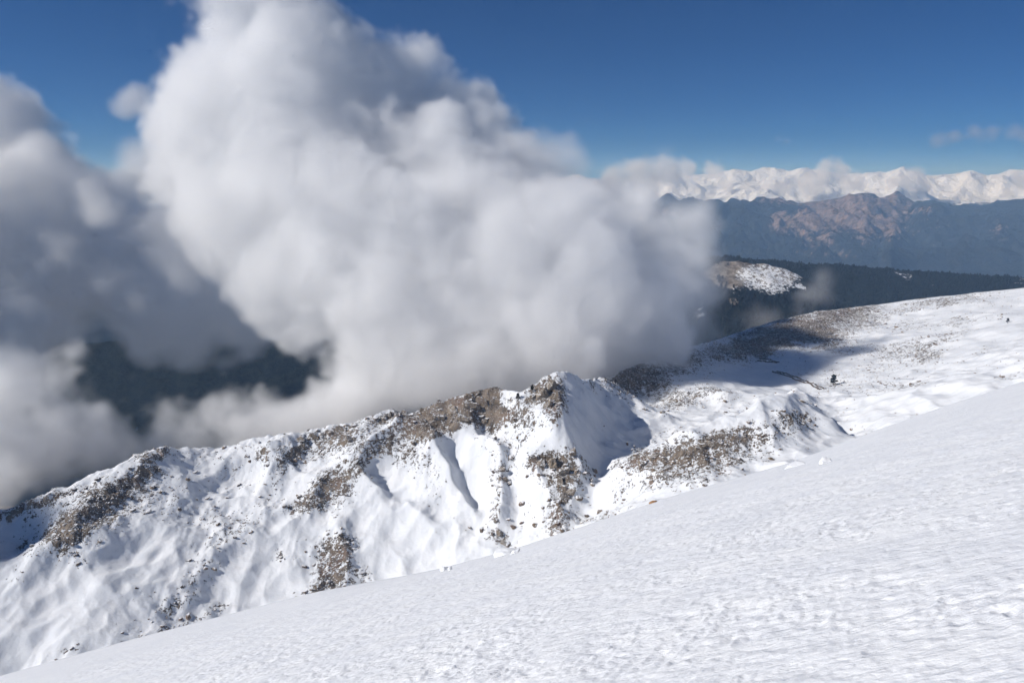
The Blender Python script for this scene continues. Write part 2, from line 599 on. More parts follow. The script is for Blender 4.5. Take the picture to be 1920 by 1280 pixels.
# rocky ground: photo u, v, half-size u, half-size v, tilt in degrees, strength
ROCKS = [(150, 985, 110, 45, -25, .75), (220, 925, 70, 35, -25, .8), (60, 945, 80, 18, -20, .9), (290, 848, 30, 12, -10, .8), (380, 850, 60, 15, 0, .45), (270, 870, 30, 25, -40, .5), (120, 1010, 40, 28, -30, .9),
         (330, 930, 60, 40, 0, .36), (410, 960, 20, 15, 0, .3), (500, 840, 50, 22, 0, .45), (585, 835, 60, 28, -15, .7), (640, 820, 40, 25, 0, .7), (540, 880, 50, 15, -20, .42), (500, 910, 30, 30, 0, .4),
         (690, 795, 45, 15, -10, .6), (735, 780, 25, 12, 0, .9), (700, 840, 30, 25, 0, .5), (800, 785, 60, 16, -15, 1.1), (860, 770, 60, 28, -20, 1.25), (905, 752, 32, 22, -20, 1.15), (840, 790, 50, 18, -15, .8), (740, 835, 80, 20, -30, .6),
         (640, 890, 70, 24, -35, .75), (610, 930, 60, 28, -20, .75), (560, 950, 30, 15, 0, .5), (790, 870, 40, 25, 0, .42), (810, 920, 30, 40, 10, .4), (770, 850, 40, 25, -20, .4), (960, 775, 30, 20, 20, .4),
         (995, 800, 34, 26, -30, .6), (1020, 740, 45, 30, -25, 1.0), (1050, 770, 20, 45, 0, .8), (960, 830, 24, 16, 0, .4), (1040, 875, 45, 40, -20, .85), (1060, 930, 32, 50, 0, .75), (1010, 868, 20, 18, 0, .6), (1040, 985, 20, 25, 0, .6),
         (940, 880, 26, 40, 0, .62), (930, 960, 22, 45, 0, .6), (945, 1010, 20, 20, 0, .6), (985, 980, 14, 40, 0, .42), (895, 830, 30, 20, 30, .3), (915, 790, 25, 22, 0, .6), (875, 940, 10, 30, 0, .35),
         (630, 1060, 38, 60, 8, .95), (590, 1120, 55, 22, -15, .75), (640, 1020, 30, 20, 0, .7), (560, 1040, 40, 30, 0, .3), (690, 1085, 25, 14, 0, .5), (400, 1020, 60, 35, -30, .36), (360, 1100, 60, 25, -40, .55), (310, 1140, 30, 18, -30, .5),
         (460, 980, 60, 30, -30, .36), (370, 970, 30, 18, 0, .3), (300, 1185, 40, 10, -20, .55), (420, 1140, 20, 12, 0, .5), (120, 1225, 40, 12, -15, .5), (520, 1045, 12, 14, 0, .6), (20, 1085, 20, 18, 0, .35), (150, 1052, 30, 10, 0, .35), (400, 1145, 50, 14, -15, .4), (350, 1170, 40, 12, -20, .45), (225, 1215, 50, 10, -18, .45),
         (1200, 715, 62, 34, -5, 1.1), (1165, 700, 40, 18, -15, .85), (1280, 680, 30, 18, -30, .7), (1265, 665, 20, 12, 0, .8), (1320, 690, 35, 14, 20, .45), (1300, 745, 55, 16, -12, .7), (1360, 745, 40, 12, 10, .42), (1250, 765, 30, 18, 0, .36), (1380, 770, 50, 12, -10, .3),
         (1240, 860, 65, 28, -18, .85), (1320, 845, 70, 24, -18, .8), (1390, 815, 60, 22, -12, .68), (1300, 890, 60, 28, -25, .55), (1200, 910, 60, 25, -20, .4), (1180, 870, 30, 14, 0, .6), (1240, 815, 60, 10, -5, .36), (1510, 800, 40, 18, -15, .66), (1490, 785, 30, 12, 0, .42), (1470, 785, 40, 18, -20, .45), (1420, 860, 60, 18, -25, .45), (1360, 870, 50, 22, -25, .5),
         (1160, 920, 20, 20, 0, .45), (1140, 965, 50, 10, -15, .5), (1090, 975, 40, 10, -10, .35), (1520, 840, 40, 8, -15, .35), (1100, 880, 20, 30, 0, .45),
         (1500, 606, 120, 22, -10, .75), (1590, 585, 50, 13, -10, .7), (1440, 640, 100, 22, -12, .72), (1500, 628, 50, 22, -5, .85), (1555, 637, 28, 14, 0, .9), (1390, 655, 70, 16, -8, .8), (1420, 655, 40, 16, 0, .85), (1600, 615, 40, 14, -15, .45), (1630, 600, 30, 12, 0, .4), (1580, 650, 50, 14, -10, .4), (1520, 700, 80, 20, 10, .36), (1640, 660, 50, 12, -10, .3),
         (1730, 572, 80, 12, -10, .5), (1800, 560, 80, 9, -8, .45), (1790, 605, 50, 8, -5, .6), (1710, 610, 30, 10, -10, .45), (1700, 655, 60, 16, -12, .5), (1770, 640, 50, 12, -20, .6), (1740, 672, 24, 14, 0, .6), (1650, 690, 60, 16, -8, .4), (1720, 718, 50, 8, -5, .5), (1640, 730, 60, 18, -10, .36), (1830, 665, 60, 8, -20, .4), (1560, 722, 20, 10, -20, .6), (1900, 700, 40, 6, -15, .5), (1880, 600, 12, 10, 0, .45), (1660, 615, 40, 8, -10, .3), (1900, 560, 60, 8, 0, .25)]


def rock_mask(x, y, z):
    u, v = pix(x, y, z)
    m = np.zeros(x.shape)
    # break the patches up with noise that lives on the ground
    du = (fbm(x, y, 34, 3, 51)) * 26
    dv = (fbm(x, y, 34, 3, 57)) * 20
    for cu, cv, ru, rv, ang, st in ROCKS:
        c, s = math.cos(math.radians(ang)), math.sin(math.radians(ang))
        # ang > 0 tips the right end down
        b = (np.abs(u - cu) < ru * 2 + 80) & (np.abs(v - cv) < (rv + ru) * 2 + 60)
        if not b.any():
            continue
        a = u[b] + du[b] - cu
        e = v[b] + dv[b] - cv
        p = (a * c + e * s) / (ru * 1.15)
        q = (-a * s + e * c) / (rv * 1.15)
        w = st * np.exp(-(p * p + q * q) ** 1.2)
        m[b] = m[b] + w * (1 - 0.75 * np.minimum(m[b], 1))
    for cu, cv, ru, rv, ang in [(1035, 825, 34, 20, -20), (1085, 760, 24, 60, -20), (955, 752, 16, 9, 25), (1005, 770, 10, 10, 0), (860, 850, 30, 40, 20), (720, 870, 30, 20, 0), (440, 900, 60, 28, 0), (560, 800, 20, 6, 0), (1120, 830, 26, 60, 0)]:
        c, s = math.cos(math.radians(ang)), math.sin(math.radians(ang))
        a, e = u + du * .6 - cu, v + dv * .6 - cv
        m = m * (1 - 0.85 * np.exp(-(((a * c + e * s) / ru) ** 2 + ((-a * s + e * c) / rv) ** 2) ** 1.3))      # drifts lying over the rock
    return np.clip(m, 0, 1.15)


def polar_grid(a0, a1, nc, ys):
    """Rows at distance, columns at bearing, finer close by."""
    th = np.linspace(math.atan(a0), math.atan(a1), nc)
    a = np.tan(th)
    Y, A = np.meshgrid(ys, a, indexing='ij')
    return A * Y, Y


ys = np.concatenate([np.linspace(250, 420, 40, endpoint=False), np.linspace(420, 740, 330, endpoint=False), np.linspace(740, 1450, 230, endpoint=False), np.linspace(1450, 2100, 40)])
RX, RY = polar_grid(-0.86, 0.84, 860, ys)
RZ = h_ridge(RX, RY)
RM = rock_mask(RX, RY, RZ)
beh = RY - crest_y(RX / RY)
gy, gx = np.gradient(RZ)
slope = np.hypot(gx / np.maximum(np.abs(np.gradient(RX, axis=1)), .1), gy / np.gradient(RY, axis=0))
RM = np.clip(RM + 0.45 * sstep(0.9, 1.5, slope) * sstep(60, 20, np.abs(beh) + 0) + 0.75 * sstep(8, 30, beh), 0, 1.15)
RM = np.maximum(RM, 0.25 * sstep(-0.15, 0.3, fbm(RX, RY, 130, 2, 91) + 0.5 * fbm(RX, RY, 30, 2, 93)) * sstep(300, 400, RY))
rough = np.clip(RM, 0, 1)
RZ = RZ + rough * (1.5 * fbm(RX, RY, 11, 3, 61, gain=0.6, ridged=True) - 0.6) * sstep(2200, 900, RY)
me = mesh_from_arrays('terrain', np.stack([RX, RY, RZ], -1), grid_faces(*RX.shape), M_RIDGE)
add_attr(me, 'rock', RM)
ridge = tag(link('terrain', me), kind='structure')


def z_ridge(x, y):
    """Height of the built ridge mesh."""
    a = np.arctan(x / y)
    th0, th1 = math.atan(-0.86), math.atan(0.84)
    cj = (a - th0) / (th1 - th0) * (RX.shape[1] - 1)
    ri = np.interp(y, ys, np.arange(len(ys)))
    j = np.clip(cj.astype(int) if hasattr(cj, 'astype') else int(cj), 0, RX.shape[1] - 2)
    i = np.clip(ri.astype(int) if hasattr(ri, 'astype') else int(ri), 0, RX.shape[0] - 2)
    fj, fi = cj - j, ri - i
    return ((RZ[i, j] * (1 - fj) + RZ[i, j + 1] * fj) * (1 - fi) + (RZ[i + 1, j] * (1 - fj) + RZ[i + 1, j + 1] * fj) * fi)


# ------------------------------------------------------------------ the snow slope underfoot
EYE = 1.75
EDGE = [(-300, 1358), (0, 1266), (300, 1183), (600, 1107), (830, 1066), (960, 1032), (1240, 936), (1480, 867), (1660, 800), (1800, 752), (1920, 714), (2200, 615)]
E_A = np.array([at(u, v, 1)[0] for u, v in EDGE])
E_T = np.array([at(u, v, 1)[2] for u, v in EDGE])     # z/y along the visible edge


def h_fore(x, y):
    a = np.clip(x / np.maximum(y, 0.01), -1.2, 1.2)
    t = np.interp(a, E_A, E_T)
    r = np.hypot(x, y)
    # plane fitted to the edge, then a gentle roll-over so the far end drops out of sight
    lin = PLA * x + PLB * y
    res = np.clip((t * y - lin), -40, 40)
    y_e = 78.0
    k = np.clip(y / y_e, 0, None)
    z = -EYE + lin + res * sstep(0.15, 0.9, k)
    # stay below the line of sight to the edge, touch it near y_e, fall away after
    z += EYE * (2 * k - k * k) * (k < 1) + (k >= 1) * (EYE * 1.0 - 0.0035 * (y - y_e) ** 2)
    return z - 0.02


_A = np.stack([E_A, np.ones(len(E_A))], 1)
PLA, PLB = np.linalg.lstsq(_A, E_T, rcond=None)[0]


def crust(x, y):
    """Wind-carved relief of the crust, in metres."""
    r = np.hypot(x, y)
    ca, sa = math.cos(0.55), math.sin(0.55)
    p, q = x * ca + y * sa, -x * sa + y * ca
    wp = p + 0.10 * fbm(p, q, 0.6, 2, 3)
    wq = q + 0.10 * fbm(p, q, 0.6, 2, 9)
    n = np.abs(perlin(wp / 0.27, wq / 0.17, 4)) + 0.55 * np.abs(perlin(wp / 0.13, wq / 0.08, 14))
    streak = np.clip(fbm(p / 7.0, q, 0.9, 2, 19), 0, 1)
    big = fbm(p, q * 1.8, 2.6, 3, 24)
    far = sstep(90, 15, r)
    patch = 0.45 + 0.55 * sstep(-0.35, 0.25, fbm(x, y, 11, 2, 41))
    return (-0.068 * n * sstep(60, 10, r) * patch * (0.6 + 0.8 * sstep(-0.3, 0.3, fbm(x, y, 1.7, 2, 45))) + 0.05 * big * patch + 0.05 * streak * sstep(6, 18, r)) * (0.25 + 0.75 * far) + 0.10 * fbm(x, y, 14, 2, 33) * sstep(4, 20, r)


ysf = np.concatenate([np.geomspace(1.0, 80.0, 620), np.geomspace(80.6, 330.0, 60)])
FX, FY = polar_grid(-0.95, 0.95, 540, ysf)
FZ = h_fore(FX, FY) + crust(FX, FY)
me = mesh_from_arrays('ground', np.stack([FX, FY, FZ], -1), grid_faces(*FX.shape), M_FORE)
ground = tag(link('ground', me), kind='structure')

# ------------------------------------------------------------------ forested hills behind
def table(rows):
    P = np.array([at(u, v, y) for u, v, y in rows])
    a = P[:, 0] / P[:, 1]
    return a, np.array([r[2] for r in rows], float), P[:, 2]


T_FOREST = table([(-900, 700, 3600), (200, 690, 3400), (800, 640, 3200), (1100, 560, 3000), (1230, 510, 2950), (1320, 485, 2900), (1360, 481, 2880), (1430, 487, 2860), (1500, 494, 2840), (1560, 497, 2830), (1640, 502, 2820), (1700, 508, 2800), (1760, 510, 2790), (1850, 517, 2750), (1920, 520, 2720), (2400, 540, 2600)])
T_KNOLL = table([(1150, 640, 2150), (1260, 545, 2160), (1320, 497, 2180), (1350, 490, 2190), (1390, 485, 2200), (1440, 494, 2190), (1490, 508, 2170), (1530, 530, 2140), (1580, 580, 2100), (1650, 640, 2050), (2000, 760, 2000)])


def ridge_h(x, y, T, sf, sb):
    a = x / y
    yc = np.interp(a, T[0], T[1])
    zc = np.interp(a, T[0], T[2])
    d = y - yc
    return zc - np.where(d < 0, -d * sf, d * sb)


def h_hills(x, y):
    floor = -905 + 70 * fbm(x, y, 900, 3, 3) + 0.10 * np.clip(4200 - y, -1e9, 1400) * 0
    f = ridge_h(x, y, T_FOREST, 0.30, 0.42) + 40 * fbm(x, y, 420, 3, 13) * sstep(0, 260, np.abs(y - np.interp(x / y, T_FOREST[0], T_FOREST[1])))
    k = ridge_h(x, y, T_KNOLL, 0.42, 0.5) + 14 * fbm(x, y, 160, 3, 17)
    left = -620 + 0.16 * (y - 2000) * 0 - 0.12 * (y - 1500) + 60 * fbm(x, y, 700, 3, 23)
    left = np.where(x < 0, left, left - 0.5 * x)
    z = smax(smax(smax(f, k, 30), floor, 60), np.maximum(left, -1000), 60)
    return z + 6 * fbm(x, y, 70, 2, 29)


yh = np.geomspace(1500, 6500, 260)
HX, HY = polar_grid(-0.95, 0.95, 480, yh)
HZ = h_hills(HX, HY)
HU, HV = pix(HX, HY, HZ)
HU = HU + 26 * fbm(HX, HY, 90, 3, 111)
HV = HV + 12 * fbm(HX, HY, 90, 3, 117)
kn = np.exp(-(((HU - 1430) / 95) ** 2 + ((HV - 522) / 36) ** 2) ** 2) * (HY < 2350)
bare = np.clip(0.9 * np.exp(-(((HU - 1365) / 38) ** 2 + ((HV - 510) / 26) ** 2) ** 1.5) + 0.75 * np.exp(-(((HU - 1480) / 60) ** 2 + ((HV - 505) / 14) ** 2)) + 0.6 * np.exp(-(((HU - 1370) / 22) ** 2 + ((HV - 562) / 10) ** 2)) + 0.55 * kn, 0, 1) * (HY < 2400)
snow = np.clip(0.60 * kn - 0.35 * np.exp(-(((HU - 1362) / 34) ** 2 + ((HV - 512) / 24) ** 2) ** 1.5), 0, 1)
snow += 0.40 * sstep(0.40, 0.52, fbm(HX, HY, 150, 3, 151)) * (HZ > -640) * (HX > 300)
snow += 0.25 * np.exp(-(((HU - 1540) / 40) ** 2 + ((HV - 506) / 10) ** 2))
canopy = (1 - np.clip(kn * 1.3 + bare, 0, 1)) * 9 * np.abs(fbm(HX, HY, 26, 2, 71))
HZ = HZ + canopy
me = mesh_from_arrays('hills', np.stack([HX, HY, HZ], -1), grid_faces(*HX.shape), M_HILLS)
add_attr(me, 'bare', bare)
add_attr(me, 'snow', snow)
hills = tag(link('hills', me), kind='structure')

# ------------------------------------------------------------------ far mountains
T_BROWN = table([(-1200, 480, 9000), (0, 450, 9500), (700, 420, 10000), (1000, 405, 11000), (1120, 398, 11200), (1200, 390, 11500), (1290, 376, 11600), (1370, 382, 11500), (1430, 374, 11800), (1500, 384, 11600), (1545, 376, 11700), (1590, 368, 11900), (1618, 361, 12000), (1645, 370, 11800), (1690, 390, 11500), (1745, 378, 11500), (1790, 392, 11300), (1830, 394, 11400), (1870, 380, 11500), (1920, 374, 11500), (2200, 366, 11000), (2800, 386, 10000)])
T_SNOW = table([(-1200, 350, 17000), (0, 340, 18000), (900, 335, 18000), (1200, 334, 18000), (1260, 322, 18000), (1290, 328, 18000), (1340, 326, 18000), (1380, 318, 18000), (1410, 323, 18000), (1450, 316, 18000), (1480, 322, 17800), (1530, 318, 17800), (1580, 328, 17800), (1630, 324, 18000), (1660, 325, 18000), (1687, 315, 18000), (1705, 325, 18000), (1740, 331, 18000), (1790, 328, 18000), (1825, 322, 18000), (1850, 328, 18000), (1885, 323, 17800), (1920, 327, 17600), (2300, 322, 17000), (2800, 330, 16000)])


def h_mount(x, y):
    a = x / y
    yb = np.interp(a, T_BROWN[0], T_BROWN[1])
    d = np.abs(y - yb)
    b = ridge_h(x, y, T_BROWN, 0.24, 0.20)
    rg = fbm(x + 300 * fbm(x, y, 2500, 2, 5), y, 1500, 5, 43, gain=0.55, ridged=True)
    b = b + (190 * (rg - 0.9) * sstep(30, 1100, d)) + 30 * fbm(x, y, 420, 3, 47) + 55 * (fbm(x, y, 520, 3, 49, ridged=True) - 0.8) * sstep(0, 300, d)
    gul = fbm(x + 120 * fbm(x, y, 900, 2, 141), y * 0.3, 330, 4, 143, gain=0.6, ridged=True)
    b = b + 75 * (gul - 0.9) * sstep(0, 500, d)
    s = ridge_h(x, y, T_SNOW, 0.13, 0.3)
    ysn = np.interp(a, T_SNOW[0], T_SNOW[1])
    s = s + 320 * (fbm(x, y, 2600, 5, 53, ridged=True) - 0.9) * sstep(100, 1800, np.abs(y - ysn)) + 20 * fbm(x, y, 600, 3, 59) + 45 * (fbm(x, y, 900, 4, 61, ridged=True) - 0.8)
    floor = -930 + 60 * fbm(x, y, 1800, 3, 63) + 40 * fbm(x, y, 700, 3, 67, ridged=True)
    return smax(smax(b, s, 80), floor, 80)


ym = np.concatenate([np.geomspace(4600, 8000, 50, endpoint=False), np.linspace(8000, 12400, 200, endpoint=False), np.linspace(12400, 19000, 110, endpoint=False), np.linspace(19000, 26000, 15)])
MX, MY = polar_grid(-0.95, 0.95, 520, ym)
MZ = h_mount(MX, MY)
MU, MV = pix(MX, MY, MZ)
gy, gx = np.gradient(MZ)
sx = gx / np.gradient(MX, axis=1)
sy = gy / np.gradient(MY, axis=0)
sl = np.hypot(sx, sy)
bare = 0.30 * sstep(0.45, 1.0, sl)
for cu, cv, ru, rv, st in [(1225, 395, 30, 14, .55), (1270, 400, 25, 12, .4), (1460, 415, 18, 22, .6), (1515, 420, 45, 22, .6), (1570, 395, 60, 34, .75), (1610, 400, 40, 26, .7), (1665, 405, 28, 40, .85), (1690, 380, 26, 20, .9), (1520, 380, 90, 10, .45), (1590, 372, 50, 12, .6), (1540, 455, 40, 16, .4), (1615, 452, 25, 10, .45), (1760, 425, 40, 14, .3), (1870, 440, 18, 20, .45), (1740, 395, 20, 10, .5), (1640, 430, 60, 8, .35), (1880, 425, 30, 6, .3), (1560, 480, 60, 10, .3), (1440, 372, 60, 8, .4)]:
    bare = bare + st * np.exp(-((MU - cu) / ru) ** 2 - ((MV - cv) / rv) ** 2) * (MY < 12600)
bare = np.clip(bare + 0.5 * (MY > 12300) * sstep(-500, -100, MZ), 0, 1.1)
snow = sstep(-400, -200, MZ + 60 * fbm(MX, MY, 800, 3, 83)) * (MY > 12300)
me = mesh_from_arrays('mountains', np.stack([MX, MY, MZ], -1), grid_faces(*MX.shape), M_MOUNT)
add_attr(me, 'bare', bare)
add_attr(me, 'snow', snow)
mountains = tag(link('mountains', me), kind='structure')
# ------------------------------------------------------------------ rocks
def ico(sub):
    g = (1 + 5 ** .5) / 2
    v = [(-1, g, 0), (1, g, 0), (-1, -g, 0), (1, -g, 0), (0, -1, g), (0, 1, g), (0, -1, -g), (0, 1, -g), (g, 0, -1), (g, 0, 1), (-g, 0, -1), (-g, 0, 1)]
    f = [(0, 11, 5), (0, 5, 1), (0, 1, 7), (0, 7, 10), (0, 10, 11), (1, 5, 9), (5, 11, 4), (11, 10, 2), (10, 7, 6), (7, 1, 8), (3, 9, 4), (3, 4, 2), (3, 2, 6), (3, 6, 8), (3, 8, 9), (4, 9, 5), (2, 4, 11), (6, 2, 10), (8, 6, 7), (9, 8, 1)]
    v = [np.array(p) / np.linalg.norm(p) for p in v]
    for _ in range(sub):
        mid, nf = {}, []

        def m(a, b):
            k = (min(a, b), max(a, b))
            if k not in mid:
                p = v[a] + v[b]
                v.append(p / np.linalg.norm(p))
                mid[k] = len(v) - 1
            return mid[k]
        for a, b, c in f:
            ab, bc, ca = m(a, b), m(b, c), m(c, a)
            nf += [(a, ab, ca), (b, bc, ab), (c, ca, bc), (ab, bc, ca)]
        f = nf
    return np.array(v), np.array(f)


def rock_shape(rng, sub, planes=13, rough=0.08):
    """A broken lump: cut by random planes, then roughened."""
    v, f = ico(sub)
    n = rng.normal(size=(planes, 3))
    n /= np.linalg.norm(n, axis=1)[:, None]
    d = 0.62 + 0.38 * rng.random(planes)
    dots = v @ n.T
    r = np.where(dots > 0.05, d[None] / np.maximum(dots, 0.05), 9).min(1)
    r = np.minimum(r, 1.35)
    a, b, c = v[:, 0] * 3 + rng.random() * 50, v[:, 1] * 3, v[:, 2] * 3
    r = r * (1 + rough * (fbm(a + c * .7, b - c * .4, 1.0, 3, 3) * 2))
    return v * r[:, None], f


rng = np.random.default_rng(12)
BOULDERS = []
for i in range(9):
    v, f = rock_shape(rng, 2, 11, 0.07)
    BOULDERS.append(mesh_from_arrays('boulder', v * np.array([1, .85, .72]), f, M_ROCK, smooth=False))

ru, rv = pix(RX, RY, RZ)
inview = (ru > -40) & (ru < 1960) & (rv > 520) & (rv < 1275) & (beh < 25) & (RY > 380)
# ground the near snow slope hides: below the edge line
edge_v = np.interp(ru, [e[0] for e in EDGE], [e[1] for e in EDGE])
inview &= rv < edge_v + 6
ii, jj = np.nonzero(inview & (RM > 0.12))
area = np.gradient(RX, axis=1)[ii, jj] * np.gradient(RY, axis=0)[ii, jj]
w = np.clip(RM[ii, jj] - 0.10, 0, 1) ** 1.8 * area
w /= w.sum()


def snow_ang(n):
    return rng.random(n) * 2 * np.pi


NR = 24000
pick = rng.choice(len(ii), NR, p=w)
px_ = RX[ii, jj][pick] + rng.normal(size=NR) * 1.2
py_ = RY[ii, jj][pick] + rng.normal(size=NR) * 1.2
pz_ = z_ridge(px_, py_)
size = 0.28 + 0.5 * rng.lognormal(-0.45, 0.6, NR)
size = np.minimum(size * 0.85, 1.5)
v0, f0 = ico(0)
ang = snow_ang(NR)
V = v0[None] * (0.75 + 0.5 * rng.random((NR, 12, 1)))
V = V * size[:, None, None] * np.stack([1 + .5 * rng.random(NR), 1 + 0 * ang, .65 + .4 * rng.random(NR)], 1)[:, None]
ca, sa = np.cos(ang)[:, None], np.sin(ang)[:, None]
V = np.stack([V[..., 0] * ca - V[..., 1] * sa, V[..., 0] * sa + V[..., 1] * ca, V[..., 2]], -1)
V += np.stack([px_, py_, pz_ + size * 0.12], 1)[:, None]
FF = f0[None] + (np.arange(NR) * 12)[:, None, None]
rubble = tag(link('rock_rubble', mesh_from_arrays('rock_rubble', V, FF.reshape(-1, 3), M_ROCK, smooth=False)),
             'small grey-brown stones scattered all over the snowy ridge', 'rubble', kind='stuff')

ZONES = [((-50, 340, 800, 1070), 'grey-brown boulder on the rocky low end of the ridge', 34, (1.6, 2.6)),
         ((330, 570, 820, 960), 'dark boulder round the snow basin below the low crest', 22, (1.4, 2.3)),
         ((100, 540, 960, 1240), 'brown boulder lying loose on the lowest open snowfield', 26, (1.0, 1.9)),
         ((560, 790, 770, 975), 'brown boulder in the slanting rock band under the middle crest', 34, (1.4, 2.5)),
         ((560, 720, 985, 1150), 'brown boulder in the stony patch just above the near snow edge', 22, (1.2, 2.0)),
         ((790, 990, 740, 860), 'brown boulder below the long rock wall on the crest', 24, (1.5, 2.6)),
         ((880, 1125, 840, 1030), 'grey boulder on the broken rock ribs under the sharp summit', 40, (1.5, 2.8)),
         ((1130, 1460, 780, 985), 'reddish grey boulder on the spur beyond the shaded hollow', 40, (1.3, 2.3)),
         ((1440, 1600, 750, 850), 'boulder on the small pointed snow knob', 8, (1.2, 1.9)),
         ((1130, 1440, 640, 780), 'dark boulder about the black scree beside the cloud base', 22, (1.8, 3.0)),
         ((1340, 1660, 560, 720), 'dark boulder in the blue cloud shadow on the far shoulder', 28, (1.8, 3.2)),
         ((1600, 1920, 540, 745), 'tan boulder on the sunlit far shoulder', 22, (1.6, 2.8))]
for (u0, u1, v0_, v1), lab, cnt, (s0, s1) in ZONES:
    z_ = inview & (ru > u0) & (ru < u1) & (rv > v0_) & (rv < v1) & (RM > 0.22)
    zi, zj = np.nonzero(z_)
    if len(zi) == 0:
        continue
    ww = np.clip(RM[zi, zj], 0.1, 1) * np.gradient(RX, axis=1)[zi, zj]
    done = []
    made = []
    for k in rng.choice(len(zi), cnt * 4, p=ww / ww.sum()):
        if len(done) >= cnt:
            break
        x, y = float(RX[zi[k], zj[k]]), float(RY[zi[k], zj[k]])
        if any((x - a) ** 2 + (y - b) ** 2 < 30 for a, b in done):
            continue
        done.append((x, y))
        s = s0 + (s1 - s0) * rng.random() ** 2
        o = link('boulder', BOULDERS[int(rng.integers(len(BOULDERS)))])
        o.location = (x, y, float(RZ[zi[k], zj[k]]) + 0.15 * s)
        o.rotation_euler = (0.3 * rng.normal(), 0.3 * rng.normal(), rng.random() * 6.28)
        o.scale = (s * (1 + .4 * rng.random()), s, s * (.75 + .4 * rng.random()))
        made.append((float(ru[zi[k], zj[k]]), s, o))
    made.sort(key=lambda q: q[0])
    big = max(made, key=lambda q: q[1])[2]
    for n_, (_, _, o) in enumerate(made):
        where = ('left part', 'middle part', 'right part')[min(2, 3 * n_ // len(made))]
        tag(o, ('largest ' + lab) if o is big else lab + ', ' + where, 'boulder', 'boulders on the snowy ridge')


def ridge_hit(u, v):
    d = at(u, v, 1.0)
    yy = np.linspace(400, 1480, 2600)
    hz = z_ridge(d[0] * yy, yy)
    b = hz > d[2] * yy
    k = int(np.argmax(b)) if b.any() else int(np.argmin(np.abs(hz - d[2] * yy)))
    return d[0] * yy[k], yy[k], float(hz[k])


BLOCKS = []
for i in range(6):
    v, f = rock_shape(rng, 4, 16, 0.13)
    BLOCKS.append(mesh_from_arrays('block', v, f, M_CRAG, smooth=False))


def crag(label, blocks, name='rock_outcrop'):
    """blocks: photo u, v, half-width, half-depth and height in metres."""
    base = ridge_hit(blocks[0][0], blocks[0][1])
    root = empty(name, base)
    tag(root, label, 'rock')
    for u, v, sx, sy, sz in blocks:
        x, y, z = ridge_hit(u, v)
        o = link('block', BLOCKS[int(rng.integers(len(BLOCKS)))], root)
        o.location = (x - base[0], y - base[1], z - base[2] - 0.1 * sz)
        o.rotation_euler = (0.25 * rng.normal(), 0.25 * rng.normal(), rng.random() * 6.28 if abs(sx - sy) < 2 else 0.25 * rng.normal())
        o.scale = (sx * .8, sy * .8, sz * .85)
    return root


crag('dark brown crag forming the left flank of the sharp summit', [(1020, 742, 9, 6, 8), (1003, 745, 6, 5, 4), (1036, 726, 7, 5, 6), (1030, 762, 6, 4, 6), (1046, 745, 4, 4, 6)])
crag('long brown rock wall along the crest left of the sharp summit', [(880, 762, 9, 5, 6), (850, 770, 8, 5, 5), (905, 752, 8, 5, 5), (820, 782, 8, 5, 4), (790, 788, 7, 4, 3.5), (865, 785, 8, 5, 4)])
crag('dark rock block standing up on the crest between two dips', [(733, 779, 5, 4, 3.6), (722, 784, 4, 4, 2.6)])
crag('brown rock tower on the crest above the shaded gully', [(640, 806, 7, 5, 5), (625, 812, 6, 5, 4), (655, 825, 5, 4, 5)])
crag('low rocky crest hump at the edge of the fog', [(590, 818, 7, 5, 3.5), (565, 824, 6, 5, 3)])
crag('big broken outcrop on the rib below the sharp summit', [(1035, 868, 6, 5, 6), (1015, 870, 5, 4, 4), (1055, 885, 5, 5, 6), (1075, 850, 4, 4, 5), (1050, 905, 5, 4, 5)])
crag('narrow outcrop low down on the rib next to the shaded snow gully', [(1060, 935, 4, 4, 5), (1072, 925, 4, 3, 4), (1050, 955, 4, 3, 4)])
crag('pair of rounded dark boulders leaning together in the gully head', [(910, 790, 3.2, 3, 3.4), (902, 783, 2.8, 3, 3)])
crag('small outcrop at the foot of the narrow rock ribs', [(938, 1000, 4, 3, 3.5), (945, 1018, 3, 3, 3), (930, 975, 3, 3, 3)])
crag('grey outcrop beside the narrow shaded snow gully', [(940, 880, 4, 3, 4), (948, 900, 3, 3, 3.5)])
crag('reddish outcrop at the head of the long spur', [(1225, 858, 6, 4, 4), (1250, 850, 6, 4, 3.5), (1205, 868, 5, 4, 3)])
crag('stony knot in the middle of the long spur', [(1310, 838, 6, 4, 3.5), (1330, 832, 5, 4, 3)])
crag('dark rock lip at the low fog-side end of the crest', [(300, 848, 6, 4, 3), (280, 856, 5, 4, 2.5)])

